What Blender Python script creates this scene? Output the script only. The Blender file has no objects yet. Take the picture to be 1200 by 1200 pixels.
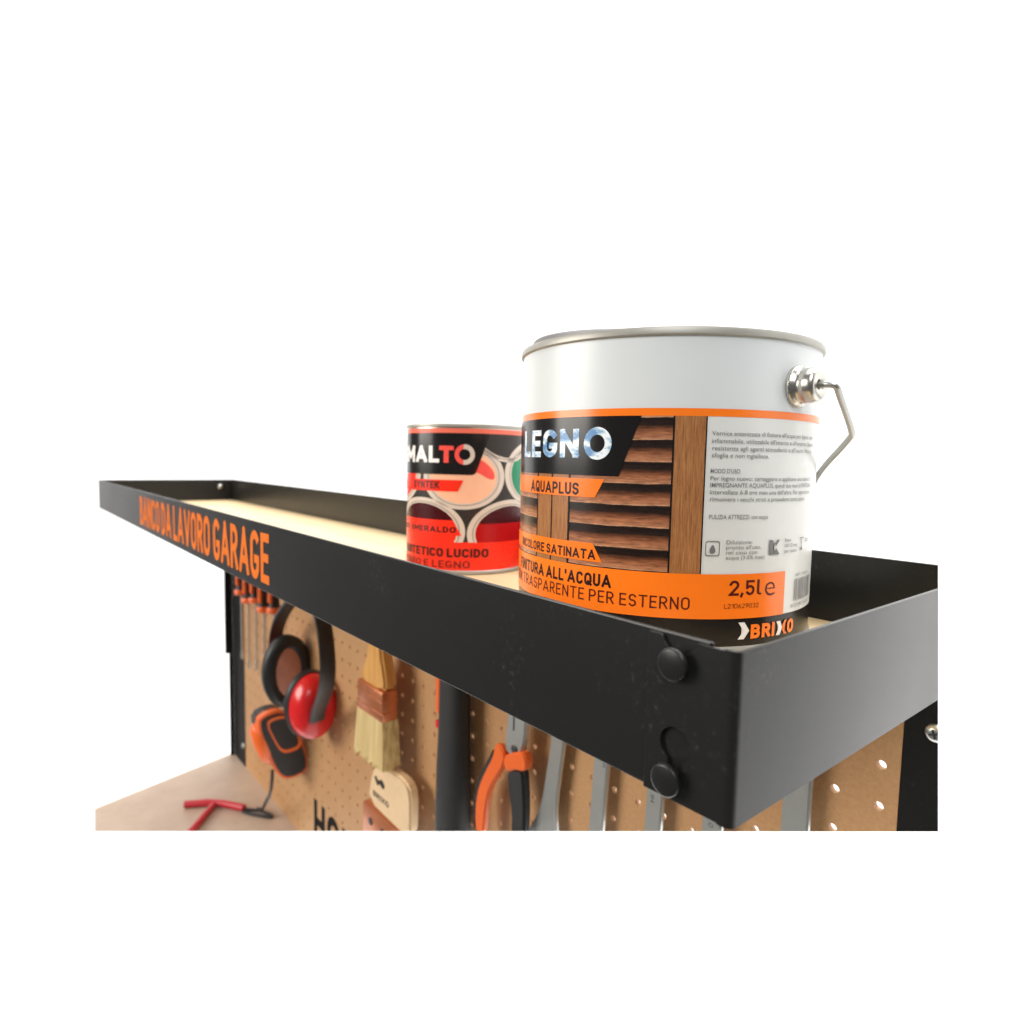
import bpy, bmesh, math, random
from mathutils import Vector, Matrix
random.seed(7)
scn = bpy.context.scene
COL = scn.collection
R = math.radians

# ------------------------------------------------------------------ camera
CAM = Vector((0.08955, -0.15469, 0.09962))
YAW, PITCH, ROLL, FPX = -0.88037, 0.08121, -0.02058, 750.3
fw = Vector((math.sin(YAW)*math.cos(PITCH), math.cos(YAW)*math.cos(PITCH), -math.sin(PITCH)))
rt = fw.cross(Vector((0, 0, 1))).normalized()
dn = fw.cross(rt)
cr, sr = math.cos(ROLL), math.sin(ROLL)
rt, dn = cr*rt + sr*dn, -sr*rt + cr*dn
cam_d = bpy.data.cameras.new('camera')
cam = bpy.data.objects.new('camera', cam_d); COL.objects.link(cam)
m = Matrix((rt, -dn, -fw)).transposed().to_4x4(); m.translation = CAM
cam.matrix_world = m
cam_d.sensor_width = 36; cam_d.lens = 36*FPX/1200
cam_d.clip_start = .01; cam_d.clip_end = 60
cam_d.dof.use_dof = True; cam_d.dof.focus_distance = .275; cam_d.dof.aperture_fstop = 12
scn.camera = cam

# ------------------------------------------------------------------ world, lamps, exposure
w = bpy.data.worlds.new('World'); scn.world = w; w.use_nodes = True
w.node_tree.nodes['Background'].inputs[0].default_value = (.96, .98, 1, 1)
w.node_tree.nodes['Background'].inputs[1].default_value = .13
vs = scn.view_settings
vs.view_transform = 'Standard'; vs.look = 'None'; vs.exposure = 0; vs.gamma = 1

def area(name, loc, target, sx, sy, power, color=(1, 1, 1)):
    l = bpy.data.lights.new(name, 'AREA'); l.shape = 'RECTANGLE'; l.size = sx; l.size_y = sy
    l.energy = power; l.color = color
    o = bpy.data.objects.new(name, l); COL.objects.link(o); o.location = loc
    o.rotation_euler = (Vector(target) - Vector(loc)).to_track_quat('-Z', 'Y').to_euler()
    return o
area('ceiling_softbox', (-.9, .9, 3.3), (-.9, .9, 0), 3.6, 3.6, 118, (1, .985, .96))
area('key_softbox', (-1.75, -2.2, .8), (-.5, .2, -.1), 1.7, 1.3, 80, (1, .95, .88))
area('front_fill', (1.25, -1.35, 1.9), (-.15, .1, .1), 1.5, 1.2, 43, (.97, .985, 1))  # added fill from front right, lifts the large can
for i, az in enumerate((-80, -40, 0, 40)):          # added lamps, wash the sweep behind the bench to white
    a = R(az)
    d = Vector((math.sin(a), math.cos(a), 0))
    area('backdrop_wash', Vector((0, .1, 0)) + d*1.7 + Vector((0, 0, 3.2)), Vector((0, .1, .3)) + d*3.4, 1.6, .5, 30)

area('floor_fill', (1.3, 1.2, 2.6), (.7, 1.5, -1.3), 1.0, 1.0, 22)  # added light, brightens the sweep's floor that the end rail mirrors

# ------------------------------------------------------------------ helpers
def srgb(r, g, b):
    f = lambda c: (c/255/12.92 if c/255 <= .04045 else ((c/255+.055)/1.055)**2.4)
    return (f(r), f(g), f(b), 1)

class NT:
    def __init__(s, name, rough=.5, metal=0, spec=.5, col=(.5, .5, .5, 1)):
        s.m = bpy.data.materials.new(name); s.m.use_nodes = True
        s.t = s.m.node_tree; s.b = s.t.nodes['Principled BSDF']
        s.b.inputs['Roughness'].default_value = rough; s.b.inputs['Metallic'].default_value = metal
        s.b.inputs['Specular IOR Level'].default_value = spec; s.b.inputs['Base Color'].default_value = col
    def n(s, t, **kw):
        x = s.t.nodes.new(t)
        for k, v in kw.items():
            if hasattr(x, k): setattr(x, k, v)
            else: x.inputs[k.replace('_', ' ')].default_value = v
        return x
    def l(s, a, b): s.t.links.new(a, b)
    def coord(s, scale=(1, 1, 1), out='Object'):
        c = s.n('ShaderNodeTexCoord'); mp = s.n('ShaderNodeMapping'); mp.inputs['Scale'].default_value = scale
        s.l(c.outputs[out], mp.inputs[0]); return mp.outputs[0]
    def noise(s, co, scale=5, detail=4, rough=.6):
        x = s.n('ShaderNodeTexNoise'); x.inputs['Scale'].default_value = scale; x.inputs['Detail'].default_value = detail
        x.inputs['Roughness'].default_value = rough; s.l(co, x.inputs['Vector']); return x.outputs['Fac']
    def ramp(s, f, stops):
        x = s.n('ShaderNodeValToRGB'); e = x.color_ramp.elements
        while len(e) < len(stops): e.new(.5)
        for el, (p, c) in zip(e, stops): el.position = p; el.color = c
        s.l(f, x.inputs[0]); return x.outputs[0]
    def bump(s, f, strength=.2, dist=.001):
        x = s.n('ShaderNodeBump'); x.inputs['Strength'].default_value = strength; x.inputs['Distance'].default_value = dist
        s.l(f, x.inputs['Height']); s.l(x.outputs[0], s.b.inputs['Normal']); return x
    def mix(s, f, a, b, mode='MIX'):
        x = s.n('ShaderNodeMix', data_type='RGBA', blend_type=mode)
        for sock, v in ((0, f), (6, a), (7, b)):
            if hasattr(v, 'is_linked'): s.l(v, x.inputs[sock])
            else: x.inputs[sock].default_value = v
        return x.outputs[2]

def simple(name, col, rough=.5, metal=0, spec=.5, var=.06, scale=60, bump=0):
    t = NT(name, rough, metal, spec, col)
    co = t.coord(); nz = t.noise(co, scale, 4)
    lo = tuple(max(0, c*(1-var)) for c in col[:3])+(1,); hi = tuple(min(1, c*(1+var)) for c in col[:3])+(1,)
    t.l(t.ramp(nz, [(.3, lo), (.7, hi)]), t.b.inputs['Base Color'])
    r = t.n('ShaderNodeMapRange'); r.inputs[3].default_value = max(0.03, rough-.05); r.inputs[4].default_value = min(1, rough+.07)
    t.l(t.noise(co, scale*.4, 3), r.inputs[0]); t.l(r.outputs[0], t.b.inputs['Roughness'])
    if bump: t.bump(t.noise(co, scale*14, 2), bump, .0004)
    return t.m

# black powder-coated sheet with a little dust and fine scuffs
t = NT('black_powder_coat', .42, 0, .33)
co = t.coord()
dust = t.noise(co, 26, 8, .75); spk = t.noise(co, 420, 3, .6)
mul = t.n('ShaderNodeMath', operation='MULTIPLY'); t.l(dust, mul.inputs[0]); t.l(spk, mul.inputs[1])
t.l(t.ramp(mul.outputs[0], [(.30, (.014, .0138, .0128, 1)), (.37, (.020, .0192, .0175, 1)), (.46, (.06, .057, .052, 1))]), t.b.inputs['Base Color'])
rr = t.n('ShaderNodeMapRange'); rr.inputs[3].default_value = .25; rr.inputs[4].default_value = .34
t.l(t.noise(co, 9, 4), rr.inputs[0]); t.l(rr.outputs[0], t.b.inputs['Roughness'])
t.bump(t.noise(co, 1800, 2), .12, .0002)
BLACK = t.m
POSTBLACK = simple('black_post_paint', (.010, .0102, .0105, 1), .6, spec=.2, bump=.1)
BLACKP = simple('black_plastic', (.014, .014, .015, 1), .45, bump=.1)
RUBBER = simple('black_rubber_grip', (.018, .018, .018, 1), .6, bump=.2)
ORANGE_PRINT = simple('orange_lettering', srgb(228, 112, 20), .6, spec=.2, var=.08)
STENCIL = simple('black_stencil_paint', (.015, .014, .013, 1), .9, spec=.1)
TIN = simple('tinplate', (.36, .345, .305, 1), .42, .35, var=.05)
WIRE = simple('galvanised_wire', (.46, .46, .44, 1), .34, .9, var=.06)
LIDGREY = simple('grey_lid_tin', (.20, .195, .20, 1), .5, .3, var=.05)
TINBODY = simple('bright_tinplate', (.5, .48, .44, 1), .3, 1, var=.05)
CHROME = simple('nickel_plated_steel', (.60, .58, .53, 1), .27, 1, var=.05)
STEEL = simple('satin_chrome_steel', (.60, .61, .58, 1), .36, .75, var=.04, bump=.08)
DARKSTEEL = simple('dark_steel', (.10, .10, .10, 1), .4, .8)
COPPER = simple('copper_ferrule', srgb(206, 128, 88), .30, .55, var=.12)
ZINC = simple('zinc_screw', (.72, .72, .68, 1), .28, 1)
REDP = simple('red_gloss_plastic', (.70, .018, .02, 1), .22, var=.03)
REDPAINT = simple('red_dipped_steel', (.50, .022, .035, 1), .35, var=.06)
ORANGEP = simple('orange_plastic', (.86, .145, .02, 1), .38, var=.04)
FOAM = simple('pink_beige_foam', srgb(196, 134, 112), .9, var=.1)
CANWHITE = simple('white_lacquered_tin', (.70, .725, .72, 1), .34, 0, .5, var=.012, scale=20)
LABWHITE = simple('white_label_print', (.73, .735, .70, 1), .24, var=.015)
LABORANGE = simple('orange_label_print', (1.0, .205, .012, 1), .24, var=.01)
LABBLACK = simple('black_label_print', (.010, .009, .009, 1), .2, spec=.35, var=.02)
INKDARK = simple('dark_ink', (.018, .006, .005, 1), .35, spec=.3)
INKRED = simple('dark_red_ink', (.085, .009, .005, 1), .35, spec=.3)
INKGREY = simple('grey_ink', (.17, .17, .17, 1), .4)
INKWHITE = simple('white_ink', (.85, .83, .80, 1), .3)
CREAMWOOD = simple('cream_brush_handle', srgb(226, 194, 152), .5, var=.05)
BACKDROP = NT('white_backdrop', .95, 0, .1, (.93, .93, .93, 1)).m  # surface of the added sweep

# birch-like shelf board
t = NT('pale_wood_board', .42)
co = t.coord((1.2, 26, 26))
t.l(t.ramp(t.noise(co, 3, 6, .65), [(.3, srgb(206, 176, 130)), (.55, srgb(226, 200, 156)), (.75, srgb(196, 162, 114))]), t.b.inputs['Base Color'])
SHELFWOOD = t.m
t = NT('pale_bench_laminate', .5)
co = t.coord((1, 1, 1))
t.l(t.ramp(t.noise(co, 7, 6, .7), [(.3, srgb(172, 148, 130)), (.7, srgb(196, 176, 156))]), t.b.inputs['Base Color'])
BENCH = t.m
t = NT('hardboard', .55)
co = t.coord((1, 1, 1))
fi = t.noise(co, 350, 5, .8); big = t.noise(co, 6, 3)
base = t.ramp(fi, [(.3, srgb(174, 128, 84)), (.7, srgb(198, 155, 110))])
t.l(t.mix(.25, base, t.ramp(big, [(.35, srgb(166, 118, 74)), (.65, srgb(206, 164, 118))])), t.b.inputs['Base Color'])
t.bump(fi, .15, .0003)
HARD = t.m
t = NT('varnished_brush_wood', .35)
co = t.coord((30, 30, 3))
t.l(t.ramp(t.noise(co, 4, 5), [(.3, srgb(206, 146, 78)), (.7, srgb(228, 176, 104))]), t.b.inputs['Base Color'])
BRWOOD = t.m
t = NT('blond_bristles', .7)
co = t.coord((900, 200, 6))
f = t.noise(co, 1, 4)
t.l(t.ramp(f, [(.3, srgb(188, 158, 100)), (.6, srgb(230, 206, 146)), (.8, srgb(242, 226, 178))]), t.b.inputs['Base Color'])
t.bump(f, .8, .002)
BRISTLE = t.m

# cut planes: only what the photograph shows is modelled, so sheets end there
def pixdir(x, y): return (rt*(x-600)/FPX + dn*(y-600)/FPX + fw).normalized()
def plane_through(a, b, keep):
    n = pixdir(*a).cross(pixdir(*b)).normalized()
    if n.dot(pixdir(*keep)) > 0: n = -n
    return n                              # points to the side that is dropped
CUT = dict(bottom=plane_through((0, 974.5), (1200, 974.5), (600, 600)),
           right=plane_through((1099.3, 0), (1099.3, 1200), (600, 600)),
           left=plane_through((110.7, 0), (110.7, 1200), (600, 600)))

def cutbm(bm, which, fill=True):
    for k in which:
        g = bm.verts[:]+bm.edges[:]+bm.faces[:]
        r = bmesh.ops.bisect_plane(bm, geom=g, dist=1e-7, plane_co=CAM, plane_no=CUT[k], clear_outer=True)
        if fill:
            ed = [e for e in r['geom_cut'] if isinstance(e, bmesh.types.BMEdge) and e.is_valid and len(e.link_faces) == 1]
            if ed:
                try: bmesh.ops.holes_fill(bm, edges=ed, sides=0)
                except Exception: pass
    return bm

def wloc(o):
    v = Vector((0, 0, 0))
    while o: v += o.location; o = o.parent
    return v

def obj(name, bm, mat, parent=None, cut=None, smooth=None, fill=True):
    if cut: cutbm(bm, cut, fill)
    me = bpy.data.meshes.new(name)
    off = wloc(parent)
    if parent: bm.transform(Matrix.Translation(-off))
    bmesh.ops.recalc_face_normals(bm, faces=bm.faces) if smooth != 'keep' else None
    bm.to_mesh(me); bm.free()
    if mat: me.materials.append(mat)
    o = bpy.data.objects.new(name, me); COL.objects.link(o)
    if parent: o.parent = parent
    if smooth:
        me.shade_smooth() if smooth in (True, 'keep') else me.shade_smooth()
        if smooth == 'auto': me.set_sharp_from_angle(angle=R(35))
    return o

def tag(o, label, cat, group=None):
    o['label'] = label; o['category'] = cat
    if group: o['group'] = group
    return o
def thing(name, label, cat, loc, group=None):
    o = bpy.data.objects.new(name, None); COL.objects.link(o); o.location = loc; o.empty_display_size = .02
    return tag(o, label, cat, group)

def box(bm, x0, x1, y0, y1, z0, z1, bev=0, seg=2):
    r = bmesh.ops.create_cube(bm, size=1)
    vs_ = r['verts']
    for v in vs_: v.co = Vector(((x0+x1)/2 + v.co.x*(x1-x0), (y0+y1)/2 + v.co.y*(y1-y0), (z0+z1)/2 + v.co.z*(z1-z0)))
    if bev:
        es = list({e for v in vs_ for e in v.link_edges})
        bmesh.ops.bevel(bm, geom=es, offset=bev, segments=seg, affect='EDGES', profile=.5)
    return bm
def BX(*a, **k): return box(bmesh.new(), *a, **k)

def prism(bm, pts, axis, a, b, bev=0, seg=2):
    """polygon in the plane across `axis` ('x' -> (y,z), 'y' -> (x,z), 'z' -> (x,y)) extruded from a to b"""
    def P(p, h):
        return {'x': (h, p[0], p[1]), 'y': (p[0], h, p[1]), 'z': (p[0], p[1], h)}[axis]
    vs_ = [bm.verts.new(P(p, a)) for p in pts]
    f = bm.faces.new(vs_)
    r = bmesh.ops.extrude_face_region(bm, geom=[f])
    nv = [v for v in r['geom'] if isinstance(v, bmesh.types.BMVert)]
    d = Vector(P((0, 0), b)) - Vector(P((0, 0), a))
    bmesh.ops.translate(bm, vec=d, verts=nv)
    if bev:
        es = list({e for v in vs_+nv for e in v.link_edges})
        bmesh.ops.bevel(bm, geom=es, offset=bev, segments=seg, affect='EDGES', clamp_overlap=True)
    return bm

def smoothpoly(pts, it=2):
    for _ in range(it):
        q = []
        for i in range(len(pts)):
            a, b = pts[i], pts[(i+1) % len(pts)]
            q += [(a[0]*.75+b[0]*.25, a[1]*.75+b[1]*.25), (a[0]*.25+b[0]*.75, a[1]*.25+b[1]*.75)]
        pts = q
    return pts
def smoothline(pts, it=2):
    pts = [Vector(p) for p in pts]
    for _ in range(it):
        q = [pts[0]]
        for i in range(len(pts)-1):
            q += [pts[i].lerp(pts[i+1], .25), pts[i].lerp(pts[i+1], .75)]
        pts = q+[pts[-1]]
    return pts

def lathe(bm, prof, segs, org=(0, 0, 0), axis='z', cap0=True, cap1=True):
    """prof = [(radius, height)]"""
    M = {'z': lambda r, h, a: (r*math.cos(a), r*math.sin(a), h),
         'x': lambda r, h, a: (h, r*math.cos(a), r*math.sin(a)),
         'y': lambda r, h, a: (r*math.cos(a), h, r*math.sin(a))}[axis]
    rings = []
    for r_, h in prof:
        rings.append([bm.verts.new(Vector(M(r_, h, 2*math.pi*i/segs))+Vector(org)) for i in range(segs)])
    for A, B in zip(rings, rings[1:]):
        for i in range(segs):
            j = (i+1) % segs
            bm.faces.new((A[i], A[j], B[j], B[i]))
    if cap0: bm.faces.new(rings[0][::-1])
    if cap1: bm.faces.new(rings[-1])
    return bm

def tube(bm, pts, rad, segs=10, flat=None, ref=Vector((0, 0, 1))):
    """sweep; flat=(w,h) gives a rounded strap section; ref is the direction of its width"""
    pts = [Vector(p) for p in pts]; rings = []
    rad = rad if isinstance(rad, (list, tuple)) else [rad]*len(pts)
    for i, p in enumerate(pts):
        tn = (pts[min(i+1, len(pts)-1)] - pts[max(i-1, 0)]).normalized()
        u = (ref - ref.dot(tn)*tn)
        if u.length < 1e-4: u = tn.orthogonal()
        u.normalize(); v = tn.cross(u)
        ring = []
        for k in range(segs):
            a = 2*math.pi*k/segs
            if flat:
                ca, sa = math.cos(a), math.sin(a)
                sg = lambda q: math.copysign(abs(q)**.5, q)
                ring.append(bm.verts.new(p + u*flat[0]*sg(ca) + v*flat[1]*sg(sa)))
            else:
                ring.append(bm.verts.new(p + (u*math.cos(a)+v*math.sin(a))*rad[i]))
        rings.append(ring)
    for A, B in zip(rings, rings[1:]):
        for i in range(segs):
            j = (i+1) % segs; bm.faces.new((A[i], A[j], B[j], B[i]))
    bm.faces.new(rings[0][::-1]); bm.faces.new(rings[-1])
    return bm

# ---- flat text as a mesh in (x, y) = (0..w, baseline 0)
def text_mesh(s, bold=0.0, spacing=1.0, extrude=0):
    c = bpy.data.curves.new('t', 'FONT'); c.body = s; c.size = 1; c.offset = bold; c.space_character = spacing
    c.resolution_u = 4; c.extrude = extrude
    o = bpy.data.objects.new('t', c); COL.objects.link(o)
    bpy.context.view_layer.update()
    me = bpy.data.meshes.new_from_object(o.evaluated_get(bpy.context.evaluated_depsgraph_get()))
    bpy.data.objects.remove(o); bpy.data.curves.remove(c)
    return me
_cap = {}
def text_bm(s, x0, x1, y0, y1, bold=0.0, spacing=1.0):
    """text whose ink runs x0..x1 and whose capitals run y0..y1"""
    if bold not in _cap:
        mh = text_mesh('H', bold); ys = [v.co.y for v in mh.vertices]; _cap[bold] = (min(ys), max(ys)); bpy.data.meshes.remove(mh)
    lo, hi = _cap[bold]
    me = text_mesh(s, bold, spacing); bm = bmesh.new(); bm.from_mesh(me); bpy.data.meshes.remove(me)
    xs = [v.co.x for v in bm.verts]; a, b = min(xs), max(xs)
    for v in bm.verts:
        v.co = Vector((x0+(v.co.x-a)/(b-a)*(x1-x0), y0+(v.co.y-lo)/(hi-lo)*(y1-y0), 0))
    bmesh.ops.remove_doubles(bm, verts=bm.verts, dist=1e-7)
    return bm
# ---- a plain grotesque drawn with strokes (capitals and figures), like the lettering in the photograph
from mathutils.geometry import delaunay_2d_cdt
def el(cx, cy, rx, ry, a0_, a1_, n_=12): return [(cx+rx*math.cos(R(a0_+(a1_-a0_)*i/n_)), cy+ry*math.sin(R(a0_+(a1_-a0_)*i/n_))) for i in range(n_+1)]
GW = dict(I=0, M=.72, N=.50, T=.50, L=.38, E=.40, F=.38, A=.62, V=.60, X=.52, Y=.56, Z=.46, J=.36, O=.50, Q=.50, G=.48, C=.46, D=.46, S=.44, K=.48, W=.8, l=.12)
GW.update({',': 0, "'": 0, '.': 0, '1': .30, ' ': .18})
def glyph(c, w, h):
    r = w/2
    b2 = lambda top, bot, ww: [(0, top), (ww-(top-bot)/2, top)]+el(ww-(top-bot)/2, (top+bot)/2, (top-bot)/2, (top-bot)/2, 90, -90)+[(0, bot)]
    if c in 'O0': return [(el(r, h-r, r, r, 0, 180)+el(r, r, r, r, 180, 360), 1)]
    if c == 'Q': return glyph('O', w, h)+[([(w*.55, h*.25), (w*1.05, -h*.02)], 0)]
    if c == 'C': return [(el(r, h-r, r, r, 28, 180)+el(r, r, r, r, 180, 332), 0)]
    if c == 'G': return [(el(r, h-r, r, r, 38, 180)+el(r, r, r, r, 180, 360)+[(w, h*.40)], 0), ([(w, h*.40), (w*.62, h*.40)], 0)]
    if c == 'S': return [(el(r, h*.745, r, h*.255, 25, 262)+el(r, h*.255, r, h*.255, 82, -155), 0)]
    if c == 'B': return [([(0, 0), (0, h)], 0), (b2(h, h*.52, w*.94), 0), (b2(h*.52, 0, w), 0)]
    if c == 'P': return [([(0, 0), (0, h)], 0), (b2(h, h*.45, w), 0)]
    if c == 'R': return [([(0, 0), (0, h)], 0), (b2(h, h*.47, w*.97), 0), ([(w*.5, h*.47), (w*1.02, 0)], 0)]
    if c == 'D':
        q = min(w*.75, h/2); return [([(0, 0), (0, h)]+[(w-q, h)]+el(w-q, h-q, q, q, 90, 0)+el(w-q, q, q, q, 0, -90)+[(w-q, 0)], 1)]
    if c == 'A': return [([(0, 0), (w/2, h)], 0), ([(w/2, h), (w, 0)], 0), ([(w*.18, h*.27), (w*.82, h*.27)], 0)]
    if c == 'E': return [([(w, h), (0, h), (0, 0), (w, 0)], 0), ([(0, h*.51), (w*.88, h*.51)], 0)]
    if c == 'F': return [([(w, h), (0, h), (0, 0)], 0), ([(0, h*.50), (w*.88, h*.50)], 0)]
    if c == 'L': return [([(0, h), (0, 0), (w, 0)], 0)]
    if c == 'l': return [([(0, h*1.04)]+el(w, w, w, w, 180, 270, 5), 0)]
    if c == 'T': return [([(0, h), (w, h)], 0), ([(r, h), (r, 0)], 0)]
    if c == 'I': return [([(0, 0), (0, h)], 0)]
    if c == 'H': return [([(0, 0), (0, h)], 0), ([(w, 0), (w, h)], 0), ([(0, h/2), (w, h/2)], 0)]
    if c == 'N': return [([(0, 0), (0, h)], 0), ([(0, h), (w, 0)], 0), ([(w, 0), (w, h)], 0)]
    if c == 'M': return [([(0, 0), (0, h)], 0), ([(0, h), (r, h*.28)], 0), ([(r, h*.28), (w, h)], 0), ([(w, h), (w, 0)], 0)]
    if c == 'V': return [([(0, h), (r, 0)], 0), ([(r, 0), (w, h)], 0)]
    if c == 'X': return [([(0, 0), (w, h)], 0), ([(0, h), (w, 0)], 0)]
    if c == 'Y': return [([(0, h), (r, h*.45)], 0), ([(w, h), (r, h*.45)], 0), ([(r, h*.45), (r, 0)], 0)]
    if c == 'K': return [([(0, 0), (0, h)], 0), ([(w, h), (0, h*.38)], 0), ([(w*.3, h*.55), (w, 0)], 0)]
    if c == 'U': return [([(0, h)]+el(r, r, r, r, 180, 360)+[(w, h)], 0)]
    if c == 'Z': return [([(0, h), (w, h), (0, 0), (w, 0)], 0)]
    if c == '1': return [([(0, h*.78), (w, h), (w, 0)], 0)]
    if c == '2': return [(el(r, h-r, r, r, 165, -25)+[(0, 0), (w, 0)], 0)]
    if c == '3': return [(el(r, h*.76, r, h*.24, 150, -90), 0), (el(r, h*.27, r, h*.27, 90, -150), 0)]
    if c == '4': return [([(w*.72, 0), (w*.72, h*.55)], 0), ([(w*.55, h), (0, h*.24), (w*1.05, h*.24)], 0)]
    if c == '5': return [([(w*.95, h), (w*.06, h), (w*.06, h*.50)], 0), (el(r, h*.31, r, h*.31, 125, -145), 0)]
    if c == '6': return [(el(r, r*1.1, r, r*1.1, 0, 360), 0), ([(w*.75, h), (w*.05, h*.48)], 0)]
    if c == '9': return [(el(r, h-r*1.1, r, r*1.1, 0, 360), 0), ([(w*.25, 0), (w*.95, h*.52)], 0)]
    if c == '8': return [(el(r, h*.76, r*.9, h*.24, 0, 360), 0), (el(r, h*.26, r, h*.26, 0, 360), 0)]
    if c == ',': return [([(0, h*.03), (-.05, -h*.14)], 0)]
    if c == '.': return [([(0, 0), (0, .01)], 0)]
    if c == "'": return [([(0, h), (0, h*.78)], 0)]
    return []
def stroke_quads(pl, closed, hw):
    p = [Vector(q) for q in pl]
    if closed and (p[0]-p[-1]).length > 1e-5: p.append(p[0].copy())
    q = [p[0]]
    for a in p[1:]:
        if (a-q[-1]).length > 1e-5: q.append(a)
    p = q; n_ = len(p)
    if n_ < 2: return []
    if not closed:
        p[0] = p[0]-(p[1]-p[0]).normalized()*hw; p[-1] = p[-1]+(p[-1]-p[-2]).normalized()*hw
    Ls, Rs = [], []
    for i in range(n_):
        if closed: a, b = p[i-1] if i else p[-2], p[i+1] if i < n_-1 else p[1]
        else: a, b = p[max(i-1, 0)], p[min(i+1, n_-1)]
        d0 = (p[i]-a).normalized() if (p[i]-a).length else (b-p[i]).normalized()
        d1 = (b-p[i]).normalized() if (b-p[i]).length else d0
        n0, n1 = Vector((-d0.y, d0.x)), Vector((-d1.y, d1.x)); m_ = n0+n1
        m_ = m_.normalized() if m_.length > 1e-6 else n0
        k = hw/max(.35, m_.dot(n0)); Ls.append(p[i]+m_*k); Rs.append(p[i]-m_*k)
    return [[Rs[i], Rs[i+1], Ls[i+1], Ls[i]] for i in range(n_-1)]
def din_bm(s_, x0, x1, y0, y1, wt=.16, gap=.13, cond=1.0):
    """stroke lettering whose ink runs x0..x1, capitals y0..y1; wt = stroke weight / cap height"""
    hw = wt/2; cur = 0; out = bmesh.new()
    for ch in s_:
        if ch == ' ': cur += .26*cond; continue
        w_ = GW.get(ch, .46)*cond; st_ = hw
        vv, ff = [], []
        for pl, cl in glyph(ch, w_, 1-wt):
            for qd in stroke_quads([(cur+hw+x, hw+y) for x, y in pl], cl, hw):
                area_ = sum(qd[i].x*qd[(i+1) % 4].y-qd[(i+1) % 4].x*qd[i].y for i in range(4))
                if area_ < 0: qd = qd[::-1]
                ff.append([len(vv)+i for i in range(4)]); vv += qd
        if vv:
            rv = delaunay_2d_cdt(vv, [], ff, 0, 1e-5)
            vs_ = [out.verts.new((v.x, v.y, 0)) for v in rv[0]]
            for f, of in zip(rv[2], rv[5]):
                if of: out.faces.new([vs_[i] for i in f])
            for v in vs_:
                if not v.link_faces: out.verts.remove(v)
        cur += w_+wt+gap*cond
    if "," not in s_ and 'Q' not in s_: clip2d(out, y0=0, y1=1.02)
    xs = [v.co.x for v in out.verts]; a, b = min(xs), max(xs)
    for v in out.verts: v.co = Vector((x0+(v.co.x-a)/(b-a)*(x1-x0), y0+v.co.y*(y1-y0), 0))
    return out
def poly_bm(*polys):
    bm = bmesh.new()
    for p in polys: bm.faces.new([bm.verts.new((x, y, 0)) for x, y in p])
    return bm
def join_bm(*bms):
    out = bmesh.new()
    for b in bms:
        me = bpy.data.meshes.new('j'); b.to_mesh(me); b.free(); out.from_mesh(me); bpy.data.meshes.remove(me)
    return out
def ellipse(cx, cy, rx, ry, n=64): return [(cx+rx*math.cos(2*math.pi*i/n), cy+ry*math.sin(2*math.pi*i/n)) for i in range(n)]
def ring_bm(cx, cy, rx, ry, ix, iy, n=64):
    bm = bmesh.new(); A = [bm.verts.new((x, y, 0)) for x, y in ellipse(cx, cy, rx, ry, n)]; B = [bm.verts.new((x, y, 0)) for x, y in ellipse(cx, cy, ix, iy, n)]
    for i in range(n): j = (i+1) % n; bm.faces.new((A[i], A[j], B[j], B[i]))
    return bm
def clip2d(bm, x0=None, x1=None, y0=None, y1=None):
    for v, ax, s in ((x0, 0, -1), (x1, 0, 1), (y0, 1, -1), (y1, 1, 1)):
        if v is None: continue
        co = Vector((0, 0, 0)); co[ax] = v; no = Vector((0, 0, 0)); no[ax] = s
        bmesh.ops.bisect_plane(bm, geom=bm.verts[:]+bm.edges[:]+bm.faces[:], dist=1e-9, plane_co=co, plane_no=no, clear_outer=True)
    return bm
STEP = 2.0
def wrap(bm, r, layer, org):
    """bm drawn in (degrees, height) is laid on a cylinder whose facets are STEP degrees wide"""
    if not bm.verts: return bm
    uvl = bm.loops.layers.uv.new('UVMap')
    xs = [v.co.x for v in bm.verts]
    k = math.ceil(min(xs)/STEP+1e-6)
    while k*STEP < max(xs)-1e-6:
        bmesh.ops.bisect_plane(bm, geom=bm.verts[:]+bm.edges[:]+bm.faces[:], dist=1e-7, plane_co=(k*STEP, 0, 0), plane_no=(1, 0, 0))
        k += 1
    for f in bm.faces:
        for l in f.loops: l[uvl].uv = (l.vert.co.x, l.vert.co.y)
    off = .00009*layer
    for v in bm.verts:
        d = v.co.x; k0 = math.floor(d/STEP+1e-6); t_ = d/STEP-k0
        a0, a1 = R(k0*STEP), R((k0+1)*STEP); rr_ = r+off
        p = Vector((math.cos(a0), math.sin(a0))).lerp(Vector((math.cos(a1), math.sin(a1))), t_)*rr_
        z = v.co.y; v.co = Vector((org[0]+p.x, org[1]+p.y, org[2]+z))
    bmesh.ops.triangulate(bm, faces=[f for f in bm.faces if len(f.verts) > 4])
    for f in bm.faces:
        c = f.calc_center_median()
        if f.normal.length == 0: f.normal_update()
    bm.normal_update()
    for f in bm.faces:
        c = f.calc_center_median()-Vector(org); c.z = 0
        if f.normal.dot(c) < 0: f.normal_flip()
    return bm
def decal(name, bm, r, layer, org, mat, parent):
    wrap(bm, r, layer, org)
    o = obj(name, bm, mat, parent, smooth='keep')
    # true cylinder normals so that the print shines like the tin below it
    me = o.data; off = Vector(org)-wloc(parent)
    nn = []
    for v in me.vertices:
        n_ = v.co-off; n_.z = 0; n_.normalize(); nn.append(n_)
    me.normals_split_custom_set_from_vertices(nn)
    return o

# ------------------------------------------------------------------ dimensions
L, W, H, T = 1.2424, .2255, .05, .0018
FL = .0096            # top of the wooden shelf board
ZB = -.5125           # top of the bench

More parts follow.
